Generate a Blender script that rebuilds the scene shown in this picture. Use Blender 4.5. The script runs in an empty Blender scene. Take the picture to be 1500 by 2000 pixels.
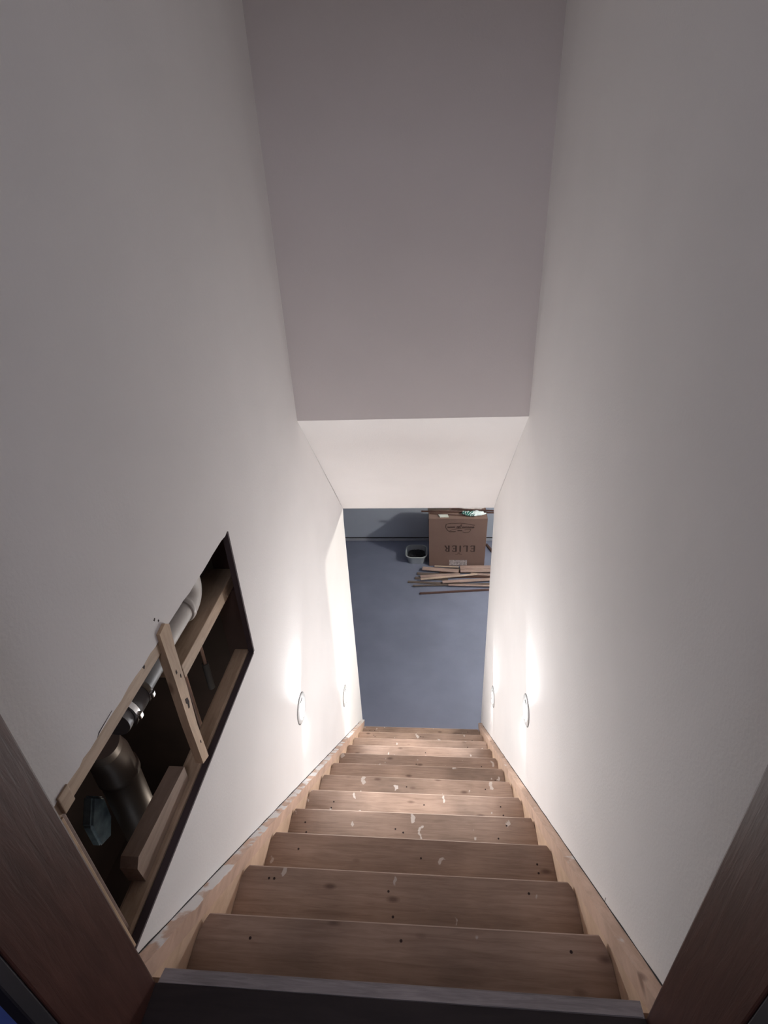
import bpy, bmesh, math, random
from mathutils import Vector, Matrix
random.seed(7)
C = bpy.context.scene.collection
PI = math.pi

# ------------------------------------------------------------------ camera
F_PX = 1032.8
cd = bpy.data.cameras.new('camera'); cam = bpy.data.objects.new('camera', cd); C.objects.link(cam)
right = Vector((0.99636063, 0.07196337, -0.04568123))
down = Vector((-0.00485282, -0.48716567, -0.87329609))
fwd = Vector((-0.08509966, 0.87033952, -0.48504347))
m = Matrix((right, -down, -fwd)).transposed().to_4x4()
m.translation = Vector((0.0767, 0.0, 1.2622))
cam.matrix_world = m
cd.sensor_fit = 'VERTICAL'; cd.sensor_height = 36.0; cd.lens = F_PX / 2000 * 36
cd.clip_start = 0.01; cd.clip_end = 60
bpy.context.scene.camera = cam

# ------------------------------------------------------------------ world and exposure
w = bpy.data.worlds.new('world'); bpy.context.scene.world = w; w.use_nodes = True
w.node_tree.nodes['Background'].inputs[0].default_value = (0.55, 0.55, 0.75, 1)
w.node_tree.nodes['Background'].inputs[1].default_value = 0.010
vs = bpy.context.scene.view_settings
vs.view_transform = 'Standard'; vs.look = 'None'; vs.gamma = 1; vs.use_curve_mapping = False
vs.exposure = 3.28
# light levels
LENS_GLOW = 1.2        # step light lens
BEAM_UP = 1.25          # watts
BEAM_DOWN = 0.32
FLOOD = 2.05
ROOM_LAMP = 16.0       # lower room lamp, watts
CAVITY_LAMP = 0.22     # lamp in the utility space below the cut-out
HALL_LAMP = 0.85        # upstairs lamp, watts

# ------------------------------------------------------------------ dimensions
ZF = -2.604            # lower floor
RUN, RISE = 0.21077, 0.20031
Y0, Z0 = 0.6201, -0.2003          # first nosing
def zn(y): return Z0 - (y - Y0) * RISE / RUN       # nosing line
SK = 0.053             # skirt above nosing line
ZC = 2.35              # stairwell ceiling
YB, ZB = 2.1925, 0.501 # bulkhead
YE, ZE = 3.082, -0.427  # header lower edge
YW = 3.0636            # wall end

# ------------------------------------------------------------------ materials
def mat(name, col, rough=.6, metal=0, var=.06, scale=6, bump=0, bscale=80, spec=.5, stretch=(1,1,1), col2=None):
    M = bpy.data.materials.new(name); M.use_nodes = True
    nt = M.node_tree; N = nt.nodes; L = nt.links; b = N['Principled BSDF']
    b.inputs['Roughness'].default_value = rough; b.inputs['Metallic'].default_value = metal
    b.inputs['Specular IOR Level'].default_value = spec
    tc = N.new('ShaderNodeTexCoord'); mp = N.new('ShaderNodeMapping'); mp.inputs['Scale'].default_value = stretch
    L.new(tc.outputs['Object'], mp.inputs[0])
    n = N.new('ShaderNodeTexNoise'); n.inputs['Scale'].default_value = scale; n.inputs['Detail'].default_value = 6
    L.new(mp.outputs[0], n.inputs[0])
    r = N.new('ShaderNodeValToRGB')
    c2 = col2 or tuple(max(0, c*(1-var*2)) for c in col)
    r.color_ramp.elements[0].position = .3; r.color_ramp.elements[0].color = (*c2, 1)
    r.color_ramp.elements[1].position = .7; r.color_ramp.elements[1].color = (*[min(1, c*(1+var)) for c in col], 1)
    L.new(n.outputs['Fac'], r.inputs[0]); L.new(r.outputs[0], b.inputs['Base Color'])
    if bump:
        n2 = N.new('ShaderNodeTexNoise'); n2.inputs['Scale'].default_value = bscale; n2.inputs['Detail'].default_value = 3
        L.new(mp.outputs[0], n2.inputs[0])
        bp = N.new('ShaderNodeBump'); bp.inputs['Strength'].default_value = bump; bp.inputs['Distance'].default_value = .002
        L.new(n2.outputs['Fac'], bp.inputs['Height']); L.new(bp.outputs[0], b.inputs['Normal'])
    M['rgb'] = r.name
    return M

def wood(name, col, dark, grain=(1,1,1), gscale=14, knots=.5, paint=0.0, rough=.6, topwhite=False, kscale=(3,9,9), dirt=.78):
    """grain: mapping scale, low along the grain direction"""
    M = bpy.data.materials.new(name); M.use_nodes = True
    nt = M.node_tree; N = nt.nodes; L = nt.links; b = N['Principled BSDF']
    b.inputs['Roughness'].default_value = rough; b.inputs['Specular IOR Level'].default_value = .35
    tc = N.new('ShaderNodeTexCoord')
    info = N.new('ShaderNodeObjectInfo')
    add = N.new('ShaderNodeVectorMath'); add.operation = 'ADD'
    sc = N.new('ShaderNodeVectorMath'); sc.operation = 'SCALE'; sc.inputs['Scale'].default_value = 0.0
    L.new(tc.outputs['Object'], add.inputs[0])
    mp = N.new('ShaderNodeMapping'); mp.inputs['Scale'].default_value = grain; L.new(add.outputs[0], mp.inputs[0])
    n = N.new('ShaderNodeTexNoise'); n.inputs['Scale'].default_value = gscale; n.inputs['Detail'].default_value = 7
    n.inputs['Roughness'].default_value = .65; n.inputs['Distortion'].default_value = .6
    L.new(mp.outputs[0], n.inputs[0])
    r = N.new('ShaderNodeValToRGB')
    r.color_ramp.elements[0].position = .25; r.color_ramp.elements[0].color = (*dark, 1)
    r.color_ramp.elements[1].position = .62; r.color_ramp.elements[1].color = (*col, 1)
    L.new(n.outputs['Fac'], r.inputs[0]); out = r.outputs[0]
    # large scale dirt
    n3 = N.new('ShaderNodeTexNoise'); n3.inputs['Scale'].default_value = 3.5; n3.inputs['Detail'].default_value = 4
    L.new(tc.outputs['Object'], n3.inputs[0])
    mr = N.new('ShaderNodeMapRange'); mr.inputs[1].default_value = .3; mr.inputs[2].default_value = .7
    mr.inputs[3].default_value = dirt; mr.inputs[4].default_value = 1.08
    L.new(n3.outputs['Fac'], mr.inputs[0])
    mx = N.new('ShaderNodeMix'); mx.data_type = 'RGBA'; mx.blend_type = 'MULTIPLY'; mx.inputs[0].default_value = 1
    L.new(out, mx.inputs[6]); L.new(mr.outputs[0], mx.inputs[7]); out = mx.outputs[2]
    if knots:
        k = N.new('ShaderNodeTexVoronoi'); k.inputs['Scale'].default_value = 1.0
        mk = N.new('ShaderNodeMapping'); mk.inputs['Scale'].default_value = kscale; L.new(add.outputs[0], mk.inputs[0])
        L.new(mk.outputs[0], k.inputs[0])
        kr = N.new('ShaderNodeMapRange'); kr.inputs[1].default_value = .05; kr.inputs[2].default_value = .14
        kr.inputs[3].default_value = knots; kr.inputs[4].default_value = 0
        L.new(k.outputs['Distance'], kr.inputs[0])
        m2 = N.new('ShaderNodeMix'); m2.data_type = 'RGBA'; L.new(kr.outputs[0], m2.inputs[0])
        L.new(out, m2.inputs[6]); m2.inputs[7].default_value = (dark[0]*.45, dark[1]*.4, dark[2]*.4, 1); out = m2.outputs[2]
    if paint:
        nz = N.new('ShaderNodeTexNoise'); nz.inputs['Scale'].default_value = 30; L.new(tc.outputs['Object'], nz.inputs[0])
        s2 = N.new('ShaderNodeVectorMath'); s2.operation = 'SCALE'; s2.inputs['Scale'].default_value = .05
        L.new(nz.outputs['Color'], s2.inputs[0])
        a2 = N.new('ShaderNodeVectorMath'); a2.operation = 'ADD'; L.new(tc.outputs['Object'], a2.inputs[0]); L.new(s2.outputs[0], a2.inputs[1])
        v = N.new('ShaderNodeTexVoronoi'); v.inputs['Scale'].default_value = 20
        a3 = N.new('ShaderNodeVectorMath'); a3.operation = 'MULTIPLY'; a3.inputs[1].default_value = (1.5, .75, 1); L.new(a2.outputs[0], a3.inputs[0]); L.new(a3.outputs[0], v.inputs[0])
        sep = N.new('ShaderNodeSeparateColor'); L.new(v.outputs['Color'], sep.inputs[0])
        rad = N.new('ShaderNodeMapRange'); rad.inputs[1].default_value = 1 - paint; rad.inputs[2].default_value = 1
        rad.inputs[3].default_value = 0; rad.inputs[4].default_value = .34
        L.new(sep.outputs[0], rad.inputs[0])
        lt = N.new('ShaderNodeMath'); lt.operation = 'SUBTRACT'; L.new(rad.outputs[0], lt.inputs[0]); L.new(v.outputs['Distance'], lt.inputs[1])
        st = N.new('ShaderNodeMapRange'); st.inputs[1].default_value = 0; st.inputs[2].default_value = .06; st.inputs[4].default_value = .7
        L.new(lt.outputs[0], st.inputs[0])
        m3 = N.new('ShaderNodeMix'); m3.data_type = 'RGBA'; L.new(st.outputs[0], m3.inputs[0]); L.new(out, m3.inputs[6])
        m3.inputs[7].default_value = (.62, .55, .5, 1); out = m3.outputs[2]
    if topwhite:
        sx = N.new('ShaderNodeSeparateXYZ'); L.new(tc.outputs['Object'], sx.inputs[0])
        ma = N.new('ShaderNodeMath'); ma.operation = 'MULTIPLY_ADD'; ma.inputs[1].default_value = RISE/RUN
        L.new(sx.outputs[1], ma.inputs[0]); L.new(sx.outputs[2], ma.inputs[2])
        off = N.new('ShaderNodeMath'); off.operation = 'SUBTRACT'; off.inputs[1].default_value = Z0 + Y0*RISE/RUN + SK - topwhite
        L.new(ma.outputs[0], off.inputs[0])
        nn = N.new('ShaderNodeTexNoise'); nn.inputs['Scale'].default_value = 16; nn.inputs['Detail'].default_value = 8
        L.new(tc.outputs['Object'], nn.inputs[0])
        n5 = N.new('ShaderNodeMath'); n5.operation = 'MULTIPLY_ADD'; n5.inputs[1].default_value = .04; n5.inputs[2].default_value = -.020
        L.new(nn.outputs['Fac'], n5.inputs[0])
        su = N.new('ShaderNodeMath'); su.operation = 'ADD'; L.new(off.outputs[0], su.inputs[0]); L.new(n5.outputs[0], su.inputs[1])
        st = N.new('ShaderNodeMapRange'); st.inputs[1].default_value = -.001; st.inputs[2].default_value = .002
        L.new(su.outputs[0], st.inputs[0])
        m4 = N.new('ShaderNodeMix'); m4.data_type = 'RGBA'; L.new(st.outputs[0], m4.inputs[0]); L.new(out, m4.inputs[6])
        m4.inputs[7].default_value = (.72, .68, .66, 1); out = m4.outputs[2]
    L.new(out, b.inputs['Base Color'])
    bp = N.new('ShaderNodeBump'); bp.inputs['Strength'].default_value = .25; bp.inputs['Distance'].default_value = .002
    L.new(n.outputs['Fac'], bp.inputs['Height']); L.new(bp.outputs[0], b.inputs['Normal'])
    return M

def emit(name, col, s):
    M = bpy.data.materials.new(name); M.use_nodes = True; b = M.node_tree.nodes['Principled BSDF']
    b.inputs['Base Color'].default_value = (*col, 1)
    b.inputs['Emission Color'].default_value = (*col, 1); b.inputs['Emission Strength'].default_value = s
    return M

WALLM = mat('painted drywall', (.812, .78, .765), .75, var=.012, scale=4, bump=.25, bscale=140, spec=.25)
BULKM = mat('shaded bulkhead drywall', (.70, .645, .64), .8, var=.012, scale=4, bump=.2, bscale=140, spec=.2)  # drywall colour darkened to put in the bulkhead's weaker light
CEILM = mat('painted ceiling', (.72, .70, .69), .8, var=.01)
FLOORM = mat('grey blue painted concrete', (.185, .20, .275), .5, var=.07, scale=2.5, bump=.2, bscale=40, spec=.4)
FARM = mat('pale blue grey wall', (.34, .37, .44), .8, var=.03, scale=2)
BASEM = mat('grey baseboard', (.30, .31, .36), .6, var=.03)
GAPM = mat('dark gap', (.015, .013, .014), .9, var=.1)
TREAD = wood('spruce tread', (.41, .280, .213), (.265, .172, .125), (.8, 10, 10), 9, knots=.85, paint=.40, kscale=(6, 13, 13), dirt=.55)
TREADC = wood('spruce tread cleaner', (.43, .295, .225), (.28, .18, .13), (.8, 10, 10), 9, knots=.85, paint=.10, kscale=(6, 13, 13), dirt=.62)
TEDGE = wood('worn tread edge', (.56, .42, .34), (.42, .30, .23), (1, 9, 9), 9, knots=0)
RISERM = wood('spruce riser', (.45, .30, .22), (.33, .21, .15), (1, 9, 9), 9, knots=.4)
SKIRT = wood('fir skirt board', (.68, .47, .36), (.50, .325, .24), (9, 1.2, 3), 7, knots=.8, topwhite=.0015, kscale=(10, 4, 9))
SKIRTR = wood('fir skirt board right', (.68, .48, .37), (.52, .345, .25), (9, 1.2, 3), 7, knots=.8, topwhite=-.006, kscale=(10, 4, 9))
STRG = wood('fir stringer', (.70, .50, .36), (.54, .36, .24), (9, 1.2, 3), 7, knots=.7, kscale=(10, 5, 9))
JAMB = wood('dark stained jamb', (.108, .045, .034), (.060, .023, .018), (9, 9, .8), 9, knots=0, rough=.45)
DARKF = wood('dark stained floor', (.040, .029, .029), (.024, .017, .018), (1, 7, 1), 6, knots=0, rough=.55)
STRIP = wood('weathered grey nosing', (.44, .385, .375), (.24, .21, .205), (1, 14, 14), 10, knots=.4)
STUD = wood('pale pine lumber', (.66, .47, .31), (.5, .33, .21), (9, 9, 1.2), 9, knots=.8, kscale=(14, 14, 6))
STUDY = wood('pale pine lumber lengthwise', (.56, .41, .29), (.40, .28, .19), (9, 1.2, 9), 9, knots=.3, kscale=(14, 5, 14))
MIDW = wood('mid brown lumber', (.38, .27, .205), (.27, .185, .14), (9, 1.2, 9), 9, knots=.3, kscale=(14, 5, 14))
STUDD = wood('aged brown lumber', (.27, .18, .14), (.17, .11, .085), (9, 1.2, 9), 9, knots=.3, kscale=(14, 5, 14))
LINING = mat('dark plum painted cut edge', (.065, .045, .050), .7, var=.1)
PVC = mat('white plastic pipe', (.66, .62, .58), .35, var=.03, scale=8)
GREYP = mat('grey steel pipe', (.24, .24, .25), .45, metal=.15, var=.12, scale=10)
RUBBER = mat('dark rubber coupling', (.10, .09, .09), .6, var=.1)
STEEL = mat('shiny steel clamp', (.75, .75, .75), .22, metal=1, var=.05)
DUCTM = mat('brown coated duct', (.20, .145, .115), .48, metal=.25, var=.2, scale=5)
COPPER = mat('copper tube', (.85, .58, .45), .4, metal=.4, var=.05)
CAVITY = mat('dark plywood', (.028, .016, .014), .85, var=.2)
BLACKM = mat('black insulation', (.012, .010, .012), .9, var=.2)
WHITEP = mat('white moulded plastic', (.66, .66, .655), .4, var=.01)
LENS = emit('lit frosted lens', (1, .985, .96), LENS_GLOW)
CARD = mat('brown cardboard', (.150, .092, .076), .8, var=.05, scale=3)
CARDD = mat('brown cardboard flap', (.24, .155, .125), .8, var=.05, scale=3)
INK = mat('dark print ink', (.030, .013, .011), .8, var=.1)
INKS = mat('faded print ink', (.045, .022, .019), .8, var=.1)
PAPER = mat('grey white paper label', (.36, .31, .32), .7, var=.25, scale=60)
NAVY = mat('dark navy wall paint', (.12, .19, .60), .7, var=.1)

# ------------------------------------------------------------------ builders
def link(name, bm, mats, parent=None, smooth=False):
    bmesh.ops.recalc_face_normals(bm, faces=bm.faces)
    me = bpy.data.meshes.new(name); bm.to_mesh(me); bm.free()
    for x in (mats if isinstance(mats, (list, tuple)) else [mats]): me.materials.append(x)
    if smooth:
        for p in me.polygons: p.use_smooth = True
        try: me.set_sharp_from_angle(angle=math.radians(40))
        except Exception: pass
    o = bpy.data.objects.new(name, me); C.objects.link(o)
    if parent: o.parent = parent; o.matrix_parent_inverse = Matrix.Identity(4); o.location = -parent.location if parent.type == 'EMPTY' else Vector((0, 0, 0))
    return o
def thing(name, label, cat, loc=(0, 0, 0), group=None):
    o = bpy.data.objects.new(name, None); C.objects.link(o); o.location = loc; o.empty_display_size = .05
    o['label'] = label; o['category'] = cat
    if group: o['group'] = group
    return o
def tag(o, label, cat, group=None):
    o['label'] = label; o['category'] = cat
    if group: o['group'] = group
    return o
def struct(o): o['kind'] = 'structure'; return o
def box(bm, x0, x1, y0, y1, z0, z1, bev=0, mi=0):
    vs = [bm.verts.new(p) for p in ((x0,y0,z0),(x1,y0,z0),(x1,y1,z0),(x0,y1,z0),(x0,y0,z1),(x1,y0,z1),(x1,y1,z1),(x0,y1,z1))]
    fs = [bm.faces.new([vs[i] for i in q]) for q in ((0,3,2,1),(4,5,6,7),(0,1,5,4),(1,2,6,5),(2,3,7,6),(3,0,4,7))]
    for f in fs: f.material_index = mi
    if bev:
        es = {e for f in fs for e in f.edges}
        bmesh.ops.bevel(bm, geom=list(es), offset=bev, segments=2, affect='EDGES', profile=.6)
    return bm
def prism(bm, pts, axis, a, b):
    """pts 2D: axis 0 -> (y,z); 1 -> (x,z); 2 -> (x,y)"""
    def P(p, t): return (t, p[0], p[1]) if axis == 0 else ((p[0], t, p[1]) if axis == 1 else (p[0], p[1], t))
    A = [bm.verts.new(P(p, a)) for p in pts]; B = [bm.verts.new(P(p, b)) for p in pts]
    n = len(pts)
    bm.faces.new(A); bm.faces.new(B[::-1])
    for i in range(n): bm.faces.new((A[i], A[(i+1) % n], B[(i+1) % n], B[i]))
    return bm
def tube(bm, pts, r, seg=20, caps=True):
    pts = [Vector(p) for p in pts]; rs = r if isinstance(r, (list, tuple)) else [r]*len(pts)
    rings = []; prev = None
    for i, p in enumerate(pts):
        t = (pts[min(i+1, len(pts)-1)] - pts[max(i-1, 0)]).normalized()
        if prev is None: u = t.cross(Vector((0, 0, 1))) if abs(t.z) < .9 else t.cross(Vector((1, 0, 0)))
        else: u = prev - t*prev.dot(t)
        u.normalize(); v = t.cross(u); prev = u
        rings.append([bm.verts.new(p + rs[i]*(math.cos(2*PI*k/seg)*u + math.sin(2*PI*k/seg)*v)) for k in range(seg)])
    for a, b in zip(rings, rings[1:]):
        for k in range(seg): bm.faces.new((a[k], a[(k+1) % seg], b[(k+1) % seg], b[k]))
    if caps: bm.faces.new(rings[0][::-1]); bm.faces.new(rings[-1])
    return bm
def board(bm, a, b, wd, th, bev=.0015):
    """board from a to b (bottom centre line, 3D), width wd horizontally, thickness th up"""
    a = Vector(a); b = Vector(b); d = b-a; L = d.length; d.normalize()
    s = Vector((-d.y, d.x, 0)).normalized(); up = d.cross(s)
    if up.z < 0: up = -up
    vs = []
    for (u, v, h) in ((0,-1,0),(L,-1,0),(L,1,0),(0,1,0),(0,-1,1),(L,-1,1),(L,1,1),(0,1,1)):
        vs.append(bm.verts.new(a + d*u + s*v*wd/2 + up*h*th))
    fs = [bm.faces.new([vs[i] for i in q]) for q in ((0,3,2,1),(4,5,6,7),(0,1,5,4),(1,2,6,5),(2,3,7,6),(3,0,4,7))]
    if bev: bmesh.ops.bevel(bm, geom=list({e for f in fs for e in f.edges}), offset=bev, segments=1, affect='EDGES')
    return bm
NB = bmesh.new

# ------------------------------------------------------------------ structure: stairwell
HY0, HY1, HZ0, HZ1 = .448, 1.262, .036, .497       # cut-out in the left wall
X = -.5
bm = NB()
random.seed(3)
jag = [(HY0, HZ1-.002)]
y = HY0
while y < HY1 - .03:
    y += random.uniform(.012, .04)
    jag.append((y, HZ1 + random.uniform(-.0025, .0025)))
jag.append((HY1, HZ1+.004))
top = [(.40, HZ1-.002)] + jag + [(YB, HZ1+.004), (YB, ZC), (.40, ZC)]
prism(bm, top, 0, X-.015, X)
box(bm, X-.015, X, .40, HY0, ZF, HZ1-.002)
box(bm, X-.015, X, HY0, HY1, ZF, HZ0)
end = [(HY1, ZF), (YW, ZF), (YW, -.504), (YE, ZE), (YB, HZ1+.004), (HY1, HZ1+.004)]
prism(bm, end, 0, X-.015, X)
prism(bm, [(1.55, ZF), (YW, ZF), (YW, -.504), (YE, ZE), (YE, .3), (1.55, .3)], 0, X-.12, X-.015)
struct(link('wall_left', bm, WALLM))
bm = NB()
prism(bm, [(.40, ZF), (YW, ZF), (YW, -.504), (YE, ZE), (YB, ZB), (YB, ZC), (.40, ZC)], 0, .5, .62)
struct(link('wall_right', bm, WALLM))
# bulkhead with the sloped soffit underneath; front face darkened for its shade, soffit wall-white
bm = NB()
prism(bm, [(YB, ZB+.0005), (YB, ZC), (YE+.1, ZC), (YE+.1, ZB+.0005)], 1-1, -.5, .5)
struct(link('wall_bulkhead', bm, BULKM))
bm = NB()
prism(bm, [(YB, ZB), (2.9, -.232), (YE-.045, ZE+.049), (YE, ZE), (YE+.10, ZE), (YE+.10, ZB)], 0, -.5, .5)
struct(link('ceiling_slope', bm, WALLM))
bm = NB(); box(bm, -.62, .62, -.2, YB+.1, ZC, ZC+.1); struct(link('ceiling_stairwell', bm, CEILM))

# landing: floor, doorway wall, jambs
bm = NB(); box(bm, -1.6, 1.6, -1.5, .412, -.04, 0); struct(link('floor_landing', bm, DARKF))
bm = NB(); box(bm, -1.6, -.475, .262, .40, 0, ZC); box(bm, .475, 1.6, .262, .40, 0, ZC); box(bm, -.475, .475, .262, .40, 2.08, ZC)
struct(link('wall_doorway', bm, NAVY))
bm = NB(); box(bm, -.4995, -.45, .268, .412, 0, 2.1, .003); box(bm, .455, .4995, .288, .412, 0, 2.1, .003); box(bm, -.45, .455, .268, .412, 2.06, 2.1, .003)
o = link('door_frame', bm, JAMB); struct(o); o.name = 'trim_1'
bm = NB(); box(bm, -.476, -.452, .246, .268, 0, 2.1, .003); box(bm, .457, .52, .266, .288, 0, 2.1, .003)
struct(link('trim_2', bm, mat('black casing paint', (.012, .010, .018), .6)))

# ------------------------------------------------------------------ structure: lower room
bm = NB(); box(bm, -3.0, 4.0, -.2, 6.25, ZF-.1, ZF); struct(link('floor', bm, FLOORM))
bm = NB(); box(bm, -3.0, 4.0, 6.13, 6.25, ZF, -.30); struct(link('wall_back', bm, FARM))
bm = NB(); box(bm, -3.12, -3.0, 2.9, 6.25, ZF, -.30); struct(link('wall_room_left', bm, FARM))
bm = NB(); box(bm, 4.0, 4.12, 2.9, 6.25, ZF, -.30); struct(link('wall_room_right', bm, FARM))
bm = NB(); box(bm, -3.0, -.62, 2.945, YW, ZF, -.30); box(bm, .62, 4.0, 2.945, YW, ZF, -.30); struct(link('wall_front', bm, FARM))
bm = NB(); box(bm, -3.0, 4.0, YE+.1, 6.25, -.40, -.30); box(bm, -3.0, -.62, 2.9, YE+.1, -.40, -.30); box(bm, .62, 4.0, 2.9, YE+.1, -.40, -.30)
struct(link('ceiling', bm, CEILM))
bm = NB(); box(bm, -3.0, 4.0, 6.116, 6.13, ZF+.004, ZF+.042, .002); struct(link('baseboard_back', bm, BASEM))
bm = NB(); box(bm, -3.0, 4.0, 6.124, 6.13, ZF+.042, ZF+.056); struct(link('trim_3', bm, GAPM))

# ------------------------------------------------------------------ staircase
st = thing('staircase', 'steep unfinished wooden staircase descending to the basement floor', 'staircase', (0, .45, ZF))
NT = 12
for k in range(NT):
    yn = Y0 + k*RUN; z = Z0 - k*RISE
    bm = NB()
    back = yn - RUN - .034 if k else .40
    hw = .4755; c = .010 + random.uniform(0, .006); cl = .035 + random.uniform(0, .02)
    sk = random.uniform(-.002, .002)
    pts = [(-hw, back), (hw, back), (hw, yn-cl), (hw-c*.4, yn-cl*.4), (hw-c, yn+sk), (-hw+c, yn-sk), (-hw+c*.4, yn-cl*.4), (-hw, yn-cl)]
    prism(bm, pts, 2, z-.036, z)
    es = [e for e in bm.edges if all(abs(v.co.z - z) < 1e-6 and v.co.y > yn-.008 for v in e.verts)]
    r_ = bmesh.ops.bevel(bm, geom=es, offset=.004, segments=2, affect='EDGES', profile=.5)
    for f in r_['faces']: f.material_index = 1
    t = link('tread', bm, [TREAD if k > 2 else TREADC, TEDGE], st)
    # screws sunk in the tread
    xs = [-.40, -.03, .36] if k % 2 else [-.36, .02, .40]
    for xx in xs:
        for j in range(random.choice((1, 2))):
            px = xx + random.uniform(-.03, .03); py = yn - random.uniform(.03, .12)
            s = NB(); tube(s, [(px, py, z-.003), (px, py, z+.0006)], .0034, 10); link('screw', s, INK, t)
            s = None
    bm = NB(); box(bm, -.4755, .4755, yn-.046, yn-.028, z-RISE if k < NT-1 else ZF, z-.036)
    link('riser', bm, RISERM, st)
bm = NB(); box(bm, -.4755, .4755, .39, .408, Z0, -.04); link('riser', bm, RISERM, st)
# stringers (under the treads) and skirt boards above the nosings
for s in (-1, 1):
    xa, xb = (.4762*s, .4992*s) if s > 0 else (.4992*s, .4762*s)
    bm = NB()
    ya, yb = .415, Y0 + 11*RUN + .03
    prism(bm, [(ya, zn(ya)-.0005), (yb, zn(yb)-.0005), (yb+.02, ZF), (yb-.16, ZF), (ya, zn(ya)-.36)], 0, xa, xb)
    link('stringer', bm, STRG, st)
    xa, xb = (.4700*s, .4992*s) if s > 0 else (.4992*s, .4700*s)
    bm = NB()
    pts = []; n = 46; yb2 = Y0 + 11*RUN + .02
    bot = [(ya, zn(ya)+.0), (yb2, zn(yb2)+.0)]
    topp = []
    for i in range(n+1):
        yy = yb2 + (ya-yb2)*i/n
        topp.append((yy, zn(yy) + SK + random.uniform(-.0012, .0012)))
    topp[0] = (yb2 + .03, zn(yb2+.03) + SK + .01)
    bm = prism(bm, bot + topp, 0, xa, xb)
    sko = link('skirt_board', bm, SKIRT if s < 0 else SKIRTR, st)
    # dark open joint between drywall and skirt
    bm = NB()
    g = [(yy, zn(yy) + SK + .001 + .0035*abs(math.sin(i*1.7))) for i, yy in enumerate([ya + (3.0-ya)*j/40 for j in range(41)])]
    lo = [(ya, zn(ya)+SK-.002), (3.0, zn(3.0)+SK-.002)]
    prism(bm, lo + g[::-1], 0, .4986*s, .4996*s)
    link('open_joint', bm, GAPM, st)
# weathered nosing of the landing
bm = NB()
prism(bm, [(-.4485, .410), (-.444, .4365), (.4545, .4375), (.4545, .411)], 2, -.035, .0008)
es = [e for e in bm.edges if all(v.co.z > 0 for v in e.verts)]
bmesh.ops.bevel(bm, geom=es, offset=.003, segments=2, affect='EDGES')
nz = link('landing_nosing', bm, STRIP, st); nz['label'] = 'weathered grey nosing strip'
bm = NB(); box(bm, -.4995, .4995, .412, .432, -.04, -.0355); link('landing_edge', bm, RISERM, st)

# ------------------------------------------------------------------ step lights
def step_light(side, y, z, label):
    X0 = .5*side; d = -side
    t = thing('step_light', label, 'light', (X0, y, z), 'round step lights in the stair walls')
    def disc(bm, prof, seg=40):
        rings = []
        for (r, h) in prof:
            rings.append([bm.verts.new((X0 + d*h, y + r*math.cos(2*PI*k/seg), z + r*math.sin(2*PI*k/seg))) for k in range(seg)])
        for a, b in zip(rings, rings[1:]):
            for k in range(seg): bm.faces.new((a[k], a[(k+1) % seg], b[(k+1) % seg], b[k]))
        return rings
    bm = NB(); disc(bm, [(.0675, -.0), (.0675, .0035), (.064, .006), (.052, .007), (.047, .0045), (.0445, .001)])
    link('trim_ring', bm, WHITEP, t, True)
    bm = NB(); r = disc(bm, [(.0710, .0), (.0710, .0008), (.0676, .0010)]); link('shadow_gap', bm, mat('grey gap', (.16, .155, .155), .8), t)
    bm = NB(); r = disc(bm, [(.0445, .0015), (.040, .004), (.028, .006), (.012, .007), (.002, .0073)]); bm.faces.new(r[-1])
    link('lens', bm, LENS, t, True)
    for s in (1, -1):      # small clips at the upper and lower rim
        bm = NB(); zc = z + s*.049
        prism(bm, [(y-.012, zc-.003), (y+.014, zc-.004*s), (y+.012, zc+.005), (y-.010, zc+.004)], 0, X0+d*.006, X0+d*.0095)
        link('clip', bm, mat('grey clip', (.30, .29, .28), .6), t)
    def spot(pos, direction, watts, ang, blend, size=.012):
        l = bpy.data.lights.new('beam', 'SPOT'); l.energy = watts; l.spot_size = math.radians(ang); l.spot_blend = blend
        l.shadow_soft_size = size; l.color = (.965, .985, 1)
        o = bpy.data.objects.new('beam', l); C.objects.link(o); o.parent = t
        o.location = Vector(pos) - t.location
        o.rotation_euler = Vector(direction).to_track_quat('-Z', 'Y').to_euler()
    spot((X0 + d*.040, y, z+.02), (d*.10, 0, 1), BEAM_UP, 84, 1, .02)
    spot((X0 + d*.036, y, z-.02), (d*.10, 0, -1), BEAM_DOWN, 78, 1, .02)
    spot((X0 + d*.030, y, z), (d, -.15, .05), FLOOD, 160, .8, .03)
step_light(-1, 1.609, -.640, 'round step light in left stair wall, nearer the wall cut-out')
step_light(-1, 2.492, -1.550, 'round step light in left stair wall, down by the basement opening')
step_light(1, 1.650, -.662, 'round step light in right stair wall, farther up the flight')
step_light(1, 2.545, -1.583, 'round step light in right stair wall, down by the basement opening')

# lower room ceiling lamp (out of view, to the right)
t = thing('ceiling_lamp', 'small round lamp on the basement ceiling', 'lamp', (2.05, 4.15, -.42))
bm = NB(); tube(bm, [(2.05, 4.15, -.40), (2.05, 4.15, -.43)], .09, 24); link('lamp_base', bm, WHITEP, t)
l = bpy.data.lights.new('bulb', 'POINT'); l.energy = ROOM_LAMP; l.shadow_soft_size = .05; l.color = (1, .97, .86)
o = bpy.data.objects.new('bulb', l); C.objects.link(o); o.parent = t; o.location = (0, 0, -.08)
# upstairs lamp behind the viewer
l = bpy.data.lights.new('hall_lamp', 'AREA'); l.energy = HALL_LAMP; l.size = .5; l.color = (.86, .86, 1)
o = bpy.data.objects.new('hall_lamp', l); C.objects.link(o); o.location = (.1, -.9, 2.25); o.rotation_euler = (math.radians(25), 0, 0)

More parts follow.
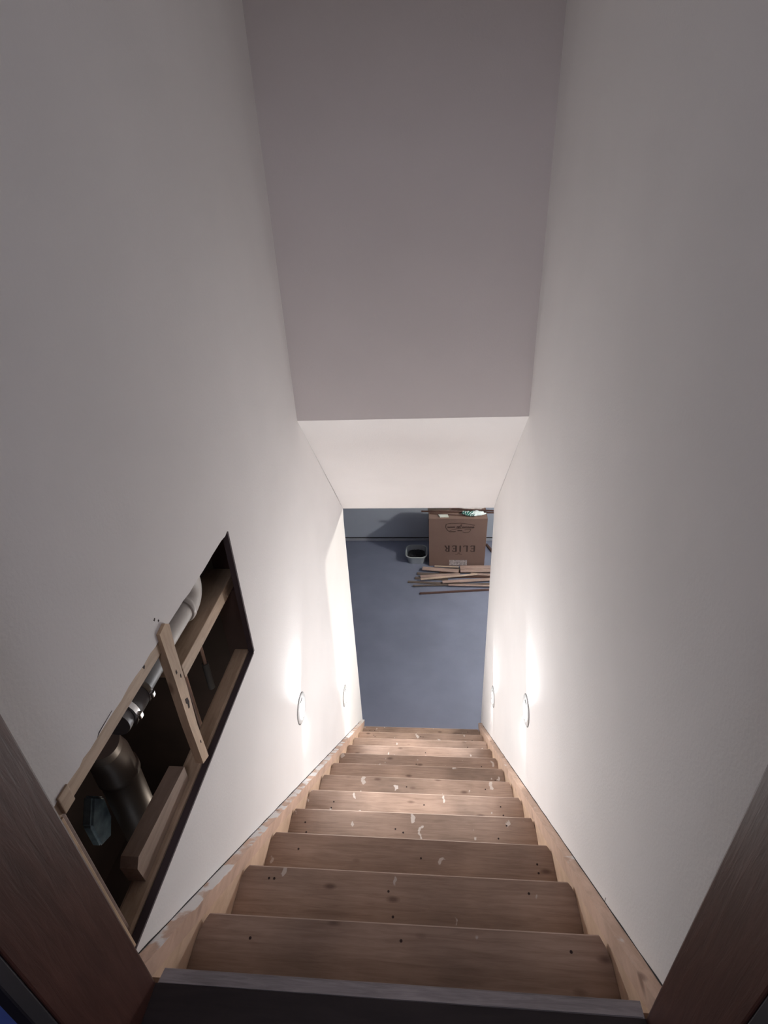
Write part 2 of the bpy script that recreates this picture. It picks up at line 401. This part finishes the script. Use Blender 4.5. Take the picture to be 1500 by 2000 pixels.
# ------------------------------------------------------------------ wall cut-out: framing
# raw edge lining the cut
t = thing('cutout_lining', 'dark plum edge strips lining the left wall cut-out', 'edging', (-.505, .85, .04))
bm = NB(); box(bm, -.5165, -.4992, HY1-.006, HY1+.002, HZ0+.002, HZ1); link('upright_edge', bm, LINING, t)
bm = NB(); box(bm, -.5165, -.4992, HY0, HY1-.006, HZ0-.003, HZ0+.003); link('lower_edge', bm, LINING, t)
# header
bm = NB(); box(bm, -.556, -.5022, .42, .832, .462, .515, .002)
tag(link('framing_header', bm, STUDY), 'raw pine strip along the top of the wall cut-out', 'lumber')
bm = NB(); box(bm, -.5155, -.4965, .458, .484, .463, .502, .002)
tag(link('wood_block', bm, STUDY), 'small pine block at the near top corner of cut-out', 'lumber')
bm = NB()
prism(bm, [(.812, .515), (.842, .520), (.856, .507), (.850, .44), (.8485, .32), (.842, .2), (.847, .074), (.817, .085), (.812, .23), (.813, .38)], 0, -.512, -.492)
tag(link('pine_stud', bm, STUD), 'knotty pine stud upright across the wall cut-out', 'lumber')
bm = NB(); box(bm, -.64, -.547, .935, 1.358, .256, .300, .003)
tag(link('pine_joist', bm, STUDY), 'level pine lumber under the white pipe', 'lumber')
bm = NB(); box(bm, -.567, -.5185, .452, 1.268, -.03, .042, .007)
tag(link('sill_plate', bm, STUDY), 'long pine sill along the bottom of the cut-out', 'lumber')
bm = NB()
prism(bm, [(.565, .042), (.56, .10), (.575, .118), (.80, .095), (.80, .042)], 0, -.572, -.533)
tag(link('lumber_offcut', bm, MIDW), 'short brown lumber offcut lying on the near half of sill', 'lumber')
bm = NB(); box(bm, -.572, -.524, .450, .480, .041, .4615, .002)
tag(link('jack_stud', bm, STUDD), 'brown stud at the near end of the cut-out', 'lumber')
bm = NB(); box(bm, -.518, -.4995, .4485, .4545, .041, .4620, .001)
tag(link('edge_strip', bm, STUD), 'thin pale upright strip beside the door jamb', 'lumber')

# knots and nail marks
def fleck(parent, x, pts, name, d=.0008):
    bm = NB(); prism(bm, pts, 0, x, x+d); o = link(name, bm, INK); o.parent = parent; return o
ps = bpy.data.objects['pine_stud']; fh = bpy.data.objects['framing_header']; wl = bpy.data.objects['wall_left']; wr = bpy.data.objects['wall_right']
fleck(ps, -.492, [(.826,.305),(.836,.300),(.838,.285),(.833,.270),(.828,.272),(.830,.285),(.825,.292)], 'knot')
fleck(ps, -.492, [(.824,.395),(.828,.398),(.829,.388),(.825,.386)], 'knot')
fleck(ps, -.492, [(.836,.372),(.839,.374),(.839,.365),(.836,.364)], 'knot')
fleck(ps, -.492, [(.832,.150),(.835,.152),(.835,.143),(.832,.143)], 'knot')
fleck(fh, -.5022, [(.742,.492),(.747,.496),(.750,.488),(.745,.484)], 'knot')
fleck(wl, -.5, [(.573,.4965),(.580,.5015),(.625,.5035),(.626,.5025),(.585,.4995)], 'scratch', .0004)
fleck(wl, -.5, [(.818,.548),(.824,.551),(.826,.547),(.821,.544)], 'scuff', .0004)
fleck(wl, -.5, [(.832,.536),(.836,.537),(.837,.532),(.833,.532)], 'scuff', .0004)
fleck(wr, .4996, [(.700,-.205),(.7015,-.205),(.7015,-.228),(.700,-.228)], 'scratch', .0004)

# cavity shell
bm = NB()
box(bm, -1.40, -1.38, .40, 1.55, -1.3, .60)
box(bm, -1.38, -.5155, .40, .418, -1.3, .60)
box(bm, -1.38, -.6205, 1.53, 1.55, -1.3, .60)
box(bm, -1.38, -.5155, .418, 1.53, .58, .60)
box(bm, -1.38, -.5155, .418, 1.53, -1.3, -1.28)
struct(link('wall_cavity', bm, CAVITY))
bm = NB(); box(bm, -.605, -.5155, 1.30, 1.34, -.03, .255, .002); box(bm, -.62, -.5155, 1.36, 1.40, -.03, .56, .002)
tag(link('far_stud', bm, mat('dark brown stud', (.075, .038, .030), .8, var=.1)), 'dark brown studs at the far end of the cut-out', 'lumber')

# pipes
t = thing('drain_pipe', 'white plastic drain pipe with elbow and grey coupling', 'pipe', (-.59, .95, .36))
AX, AZ = -.592, .365
bm = NB(); tube(bm, [(AX, .90, AZ), (AX, 1.10, AZ)], .0335, 32); link('pipe', bm, PVC, t, True)
bm = NB()
tube(bm, [(AX, 1.068, AZ), (AX, 1.072, AZ), (AX, 1.082, AZ), (AX, 1.086, AZ)], [.0385, .0415, .0415, .0385], 32)
R_ = .045; pts = [(AX, 1.084, AZ)]
for i in range(0, 10):
    a = math.radians(i*10); pts.append((AX, 1.088 + R_*math.sin(a), AZ + R_*(1-math.cos(a))))
pts.append((AX, 1.088+R_, AZ + R_ + .10))
tube(bm, pts, .0395, 32); link('elbow', bm, PVC, t, True)
bm = NB(); tube(bm, [(AX, .715, AZ-.012), (AX, .905, AZ-.008)], .036, 28); link('pipe', bm, GREYP, t, True)
bm = NB(); tube(bm, [(AX, .735, AZ-.011), (AX, .74, AZ-.011), (AX, .795, AZ-.01), (AX, .80, AZ-.01)], [.037, .042, .042, .037], 28); link('coupling', bm, RUBBER, t, True)
for yy in (.742, .800):
    bm = NB(); tube(bm, [(AX, yy-.007, AZ-.011), (AX, yy+.007, AZ-.011)], .0435, 28); cl = link('clamp', bm, STEEL, t, True)
    bm = NB(); box(bm, AX+.038, AX+.050, yy-.006, yy+.006, AZ-.022, AZ-.008, .002); link('clamp_screw', bm, STEEL, cl)
t = thing('round_duct', 'large dull brown round duct inside the wall cavity', 'duct', (-.76, .80, -.25))
DX, DY = -.750, .837
bm = NB(); tube(bm, [(DX, DY, -.256), (DX, DY, -.25), (DX, DY, -.01), (DX, DY, 0)], [.045, .050, .050, .048], 40); link('duct_barrel', bm, DUCTM, t, True)
bm = NB(); tube(bm, [(DX, DY, 0), (DX, DY, .004), (DX, DY, .018), (DX, DY-.004, .024), (DX+.004, DY-.010, .09), (DX+.012, DY-.030, .150)], [.050, .054, .054, .051, .050, .046], 40); link('duct_collar', bm, DUCTM, t, True)
bm = NB(); tube(bm, [(DX+.012, DY-.028, .145), (DX+.03, DY-.05, .20), (DX+.06, DY-.08, .25), (DX+.10, DY-.11, .28)], [.047, .045, .042, .038], 32); link('duct_neck', bm, DUCTM, t, True)
bm = NB(); tube(bm, [(-.655, 1.22, .256), (-.655, 1.22, -.09)], .0062, 14)
t = thing('copper_tube', 'thin upright copper tube with a grey foam sleeve', 'pipe', (-.655, 1.22, -.1))
link('tube', bm, COPPER, t, True)
bm = NB(); tube(bm, [(-.655, 1.22, .02), (-.655, 1.22, -.09)], .011, 14); link('foam_sleeve', bm, mat('grey foam', (.20, .20, .20), .8), t, True)
bm = NB(); tube(bm, [(-.64, 1.075, .256), (-.64, 1.075, -.15)], .006, 14)
tag(link('copper_tube', bm, COPPER, None, True), 'thin upright bare copper tube just beyond the pine stud', 'pipe')
l = bpy.data.lights.new('unseen_cavity_lamp', 'POINT'); l.energy = CAVITY_LAMP; l.shadow_soft_size = .04; l.color = (1, .88, .74)
o = bpy.data.objects.new('unseen_cavity_lamp', l); C.objects.link(o); o.location = (-.62, 1.16, -.62)
l = bpy.data.lights.new('unseen_cavity_lamp', 'POINT'); l.energy = .018; l.shadow_soft_size = .03; l.color = (.8, .9, 1)  # added unseen lamp, only there to brighten the pale blue block
o = bpy.data.objects.new('unseen_cavity_lamp', l); C.objects.link(o); o.location = (-.66, .60, -.42)
# pale blue block added in place of a gap to a lit room
bm = NB()
prism(bm, [(.750, -.10), (.795, -.035), (.825, -.085), (.820, -.16), (.790, -.21), (.750, -.19)], 0, -.84, -.81)
bmesh.ops.bevel(bm, geom=bm.edges[:], offset=.006, segments=2, affect='EDGES')
t = thing('gap_stand_in', 'pale blue block standing in for a lit gap in the wall cavity', 'gap stand-in', (-.84, .78, -.15))
link('stand_in_block', bm, mat('lit gap blue', (.62, .78, .95), .3, var=.3, scale=20), t)

# ------------------------------------------------------------------ lower room: box
BX0, BX1, BY0, BY1, BZ1 = .072, .765, 5.53, 5.82, -1.920
t = thing('cardboard_box', 'brown cardboard box with upside down print near the basement back wall', 'box', (.42, 5.68, ZF))
bm = NB(); prism(bm, [(BX0, ZF), (BX1-.006, ZF), (BX1+.008, BZ1), (BX0-.003, BZ1)], 1, BY0, BY1)
bmesh.ops.bevel(bm, geom=bm.edges[:], offset=.004, segments=2, affect='EDGES')
body = link('box_body', bm, CARD, t)
bm = NB(); box(bm, BX0, BX1, BY0+.004, (BY0+BY1)/2-.002, BZ1, BZ1+.004); box(bm, BX0, BX1, (BY0+BY1)/2+.002, BY1-.004, BZ1, BZ1+.004)
link('flap', bm, CARDD, t)
def strokes(bm, segs, cx, cz, sc, wd, yy):
    """flat printed strokes; segs in letter space, the print stands upside down"""
    for (x0, z0, x1, z1, wf) in segs:
        a = Vector((cx - x0*sc, 0, cz - z0*sc)); b = Vector((cx - x1*sc, 0, cz - z1*sc))
        d = (b-a); 
        if d.length < 1e-6: continue
        n = Vector((-d.z, 0, d.x)).normalized()*wd*wf/2
        q = [bm.verts.new((p.x, yy, p.z)) for p in (a-n, b-n, b+n, a+n)]
        q2 = [bm.verts.new((p.x, yy-.0008, p.z)) for p in (a-n, b-n, b+n, a+n)]
        bm.faces.new(q2)
        for i in range(4): bm.faces.new((q[i], q[(i+1) % 4], q2[(i+1) % 4], q2[i]))
E = [(0,0,0,1,1.5),(-.08,0,.5,0,.7),(-.08,1,.5,1,.7),(0,.5,.36,.5,.7),(.5,0,.5,.22,.8),(.5,1,.5,.78,.8),(.36,.38,.36,.62,.7)]
Lt = [(0,0,0,1,1.5),(-.1,0,.5,0,.7),(-.1,1,.14,1,.7),(.5,0,.5,.25,.8)]
It = [(0,0,0,1,1.5),(-.07,0,.07,0,.6),(-.07,1.05,.07,1.05,.6)]
Rt = [(0,0,0,1,1.5),(-.1,0,.14,0,.7),(-.1,1,.3,1,.7),(.3,1,.44,.88,1),(.44,.88,.46,.7,1.3),(.46,.7,.32,.52,1),(0,.5,.32,.52,.7),(.25,.5,.55,0,1.4),(.48,0,.66,0,.7)]
bm = NB(); u = 0
ws = [(E, .95), (Lt, .90), (It, .55), (E, .95), (Rt, .75)]
total = 4.05; sc = .082
cx = .44 + total*sc*1.13/2; cz = -2.302
for g, adv in ws:
    strokes(bm, [(a+u, b, c+u, d, e) for a, b, c, d, e in g], cx, cz, sc, .0125, BY0-.0002)
    u += adv*1.13
link('printed_lettering', bm, INK, t)
# printed emblem: a swung banner with two lines of script
bm = NB()
def curve(pts, wf=1): return [(pts[i][0], pts[i][1], pts[i+1][0], pts[i+1][1], wf) for i in range(len(pts)-1)]
def wav(x0, x1, z, n, amp, wf): return curve([(x0+(x1-x0)*i/n, z + amp*math.sin(i*2.2+x0*5)) for i in range(n+1)], wf)
segs = curve([(-.95,.30),(-.8,.34),(-.6,.37),(-.3,.36),(0,.38),(.3,.35),(.6,.30),(1.0,.20)], 1.0)
segs += curve([(-.95,.30),(-.98,.15),(-.98,.03),(-.9,-.12),(-.82,-.22),(-.70,-.30)], 1.2)
segs += wav(-.85, -.35, .06, 14, .05, 1.3) + wav(-.22, -.02, .07, 6, .07, 1.2) + wav(.12, .97, .06, 22, .045, 1.4)
segs += curve([(-.1,-.03),(-.02,.12),(.08,.27),(.12,.24),(.06,.1),(.02,-.02)], 1.1)
segs += curve([(-.72,-.24),(-.5,-.14),(-.2,-.06),(.3,-.02),(.9,-.02),(.98,.06)], .8)
segs += wav(-.70, -.30, -.30, 11, .035, 1.5) + wav(-.16, .16, -.22, 9, .035, 1.4)
segs += curve([(.18,-.32),(.32,-.38),(.6,-.36),(.71,-.22),(.75,-.10),(.5,-.12),(.30,-.16)], .9)
segs = [(-a, -b, -c, -d, e) for a, b, c, d, e in segs]
strokes(bm, segs, .447, -2.045, .175, .0075, BY0-.0002)
link('printed_emblem', bm, INKS, t)
bm = NB(); strokes(bm, curve([(-.5,0),(-.25,.06),(0,-.1),(.25,.06),(.5,0)]) + curve([(-.2,-.12),(0,-.3),(.2,-.12)]), .44, -2.425, .085, .005, BY0-.0002)
link('printed_flourish', bm, INKS, t)
bm = NB(); box(bm, .325, .545, BY0-.0015, BY0, -2.59, -2.512); lab = link('paper_label', bm, PAPER, t)
bm = NB(); strokes(bm, [(-.9,.75,.9,.75,.5),(-.9,.45,.2,.45,1.6),(-.9,.0,.9,.0,.6),(.35,.45,.9,.45,1.6),(-.9,-.35,.5,-.35,.6)], .435, -2.552, .11, .005, BY0-.0018)
link('label_print', bm, mat('grey print', (.16, .14, .14), .8), lab)

# things on the box
TZ = BZ1 + .0042
OLDW = wood('red brown stained strip', (.10, .050, .040), (.06, .030, .025), (1.5, 9, 9), 8, knots=0)
RAWW = wood('pinkish raw strip', (.42, .30, .265), (.30, .21, .185), (1.5, 9, 9), 8, knots=0)
GREYW = wood('dull grey brown plank', (.15, .115, .10), (.10, .075, .065), (1.5, 9, 9), 8, knots=0)
TANW = wood('tan raw strip', (.55, .42, .34), (.46, .34, .27), (1.5, 9, 9), 8, knots=0)
bm = NB(); board(bm, (-.02, 5.700, TZ+.002), (.875, 5.655, TZ+.002), .022, .014)
tag(link('wood_strip', bm, OLDW), 'long red brown wood strip laid across the cardboard box top', 'wood strip')
bm = NB(); board(bm, (.060, 5.775, TZ), (.32, 5.775, TZ), .085, .016)
tag(link('wood_plank', bm, GREYW), 'wide dull plank piece on the left half of box top', 'plank')
bm = NB(); board(bm, (.35, 5.730, TZ+.017), (.86, 5.678, TZ+.017), .022, .012)
tag(link('wood_strip', bm, OLDW), 'short dark strip resting on the long strip, right side of box', 'wood strip')
bm = NB(); board(bm, (.08, 5.655, TZ), (.62, 5.575, TZ), .018, .010)
tag(link('wood_strip', bm, OLDW), 'dark thin strip lying slanted at the front of box top', 'wood strip')
def crumple(name, cx, cy, cz, sx, sy, sz, seed, m, label, cat):
    random.seed(seed); bm = NB(); bmesh.ops.create_icosphere(bm, subdivisions=4, radius=1)
    ph = [random.uniform(0, 6) for _ in range(6)]
    for v in bm.verts:
        p = v.co.copy()
        k = 1 + .16*math.sin(5*p.x+ph[0]+3*p.y) + .12*math.sin(9*p.y+ph[1]+4*p.x) + .08*math.sin(14*p.x+ph[2]-9*p.y) + random.uniform(-.05, .05)
        v.co = Vector((cx + p.x*sx*k, cy + p.y*sy*k, cz + max(0, p.z*.5+.5)*sz*k))
    return tag(link(name, bm, m, None, False), label, cat)
def bagmat():
    M = mat('white bag with green print', (.75, .80, .80), .3, var=.05); nt = M.node_tree; N = nt.nodes; L = nt.links
    tc = N.new('ShaderNodeTexCoord'); mp = N.new('ShaderNodeMapping'); mp.inputs['Rotation'].default_value = (0, 0, .9); L.new(tc.outputs['Object'], mp.inputs[0])
    wv = N.new('ShaderNodeTexWave'); wv.inputs['Scale'].default_value = 14; wv.inputs['Distortion'].default_value = 5; L.new(mp.outputs[0], wv.inputs[0])
    sx = N.new('ShaderNodeSeparateXYZ'); L.new(tc.outputs['Object'], sx.inputs[0])
    mr = N.new('ShaderNodeMapRange'); mr.inputs[1].default_value = .57; mr.inputs[2].default_value = .66; mr.inputs[3].default_value = 1; mr.inputs[4].default_value = -.2; L.new(sx.outputs[0], mr.inputs[0])
    mu = N.new('ShaderNodeMath'); mu.operation = 'MULTIPLY'; L.new(wv.outputs['Fac'], mu.inputs[0]); L.new(mr.outputs[0], mu.inputs[1])
    st = N.new('ShaderNodeMapRange'); st.inputs[1].default_value = .2; st.inputs[2].default_value = .4; L.new(mu.outputs[0], st.inputs[0])
    mx = N.new('ShaderNodeMix'); mx.data_type = 'RGBA'; L.new(st.outputs[0], mx.inputs[0]); mx.inputs[6].default_value = (.75, .82, .84, 1); mx.inputs[7].default_value = (.02, .16, .13, 1)
    L.new(mx.outputs[2], N['Principled BSDF'].inputs['Base Color']); return M
crumple('plastic_bag', .60, 5.60, TZ+.006, .125, .045, .045, 5, bagmat(), 'crumpled white plastic bag with green print on the box', 'bag')
crumple('plastic_wrap', .61, 5.765, TZ+.004, .14, .045, .04, 8, mat('pinkish clear wrap', (.62, .56, .56), .3, var=.15, scale=30), 'crumpled pinkish clear wrap at the back of box top', 'plastic wrap')
bm = NB(); prism(bm, [(.205, 5.560), (.31, 5.560), (.30, 5.615), (.185, 5.615)], 2, TZ+.001, TZ+.012)
tag(link('paper_scrap', bm, mat('off white paper', (.72, .74, .68), .7, var=.05)), 'small folded off white paper on box top left', 'paper')

# tub with dark screws
t = thing('plastic_tub', 'open whitish plastic tub of dark screws left of the box', 'tub', (-.088, 5.69, ZF))
TUBM = mat('cloudy white plastic', (.26, .28, .31), .35, var=.04)
def rrect(cx, cy, hx, hy, r, z, n=6):
    out = []
    for (sx, sy, a0) in ((1, 1, 0), (-1, 1, 90), (-1, -1, 180), (1, -1, 270)):
        for i in range(n+1):
            a = math.radians(a0 + 90*i/n); out.append((cx + sx*(hx-r) + r*math.cos(a), cy + sy*(hy-r) + r*math.sin(a), z))
    return out
def loft(bm, loops, capa=False, capb=False):
    rs = [[bm.verts.new(p) for p in l] for l in loops]; n = len(rs[0])
    for a, b in zip(rs, rs[1:]):
        for k in range(n): bm.faces.new((a[k], a[(k+1) % n], b[(k+1) % n], b[k]))
    if capa: bm.faces.new(rs[0][::-1])
    if capb: bm.faces.new(rs[-1])
cx, cy = -.088, 5.690
bm = NB(); loft(bm, [rrect(cx, cy, .105, .115, .06, ZF), rrect(cx, cy, .130, .145, .075, ZF+.115), rrect(cx, cy, .126, .141, .072, ZF+.117), rrect(cx, cy, .103, .113, .058, ZF+.006)], True, True)
link('tub_body', bm, TUBM, t, True)
bm = NB(); loft(bm, [rrect(cx, cy, .127, .142, .073, ZF+.108), rrect(cx, cy, .137, .152, .08, ZF+.110), rrect(cx, cy, .138, .153, .081, ZF+.118), rrect(cx, cy, .126, .141, .072, ZF+.119)])
link('rim', bm, mat('white rim plastic', (.40, .42, .42), .35, var=.02), t, True)
bm = NB(); random.seed(2)
loft(bm, [rrect(cx, cy, .098, .108, .056, ZF+.012), rrect(cx, cy, .106, .117, .060, ZF+.062)], True, True)
for i in range(420):
    a = random.uniform(0, 2*PI); r = math.sqrt(random.random()); px, py = cx + r*.105*math.cos(a), cy + r*.115*math.sin(a)
    pz = ZF + .062 + random.uniform(0, .018)*(1.2-r); th = random.uniform(0, PI); el = random.uniform(-.4, .4); L = random.uniform(.008, .016)
    dx, dy, dz = math.cos(th)*math.cos(el)*L, math.sin(th)*math.cos(el)*L, math.sin(el)*L
    tube(bm, [(px-dx, py-dy, pz-dz), (px+dx*.8, py+dy*.8, pz+dz*.8), (px+dx, py+dy, pz+dz)], [.0015, .0015, .0042], 6)
sc_ = link('screws', bm, mat('black phosphate steel', (.03, .03, .035), .4, metal=.4, var=.3), None)
sc_['label'] = 'dark pile of screws inside the whitish plastic tub'; sc_['category'] = 'screws'; sc_['kind'] = 'stuff'

# wood strips on the floor
fz = ZF
strips = [
 # x0,y0,x1,y1, lift, width, thick, material, label
 (-.037, 4.957, 1.00, 5.062, .000, .024, .016, OLDW, 'red brown strip lying alone nearest the stairs'),
 (-.185, 5.185, 1.05, 5.105, .000, .032, .012, GREYW, 'dull strip under the pile whose left end sticks out farthest'),
 (-.120, 5.095, .96, 5.150, .012, .022, .010, GREYW, 'dull thin strip at the near edge of the pile'),
 (.30, 5.100, 1.05, 5.082, .023, .026, .010, RAWW, 'pinkish strip at the near right edge of the pile'),
 (.230, 5.150, 1.02, 5.232, .026, .044, .013, RAWW, 'wide pinkish strip with square left end, near side of pile'),
 (-.030, 5.190, .655, 5.300, .034, .024, .014, TANW, 'brightest pale strip across the pile'),
 (-.035, 5.272, .45, 5.318, .014, .050, .013, RAWW, 'tan strip just behind the brightest pale strip'),
 (-.10, 5.262, .30, 5.240, .000, .040, .014, GREYW, 'greyish stub poking out left under the tan strip'),
 (-.075, 5.355, .35, 5.330, .000, .040, .014, GREYW, 'greyish stub poking out left behind the tan strip'),
 (-.010, 5.425, .435, 5.368, .030, .062, .013, RAWW, 'wide pinkish strip on top at the back left of pile'),
 (.455, 5.375, 1.05, 5.385, .030, .052, .013, RAWW, 'pinkish strip on top at right, second from the box'),
 (.455, 5.462, 1.05, 5.475, .018, .066, .013, RAWW, 'wide pinkish strip at right, close against the box'),
 (.58, 5.330, 1.05, 5.295, .018, .036, .012, RAWW, 'narrow pinkish strip at right under the top strips'),
 (.14, 5.500, .44, 5.480, .012, .018, .012, TANW, 'thin pale strip along the foot of the box'),
 (.17, 5.445, .45, 5.440, .006, .034, .012, GREYW, 'dull strip between box foot and wide pinkish strip'),
 (.10, 5.300, 1.0, 5.300, .000, .050, .014, OLDW, 'dark red strip buried in the middle of pile'),
 (.20, 5.400, 1.0, 5.420, .000, .060, .014, OLDW, 'dark red strip buried at the back of pile'),
]
for (x0, y0, x1, y1, lf, wd, th, mt, lb) in strips:
    bm = NB(); board(bm, (x0, y0, fz+lf+.001), (x1, y1, fz+lf+.001), wd, th)
    tag(link('wood_strip', bm, mt), lb, 'wood strip', 'wood strips piled on the basement floor')
bm = NB(); board(bm, (.83, 6.02, ZF+.002), (.90, 5.83, ZF+.002), .03, .02)
tag(link('wood_strip', bm, OLDW), 'short dark strip on the floor behind and right of the box', 'wood strip')
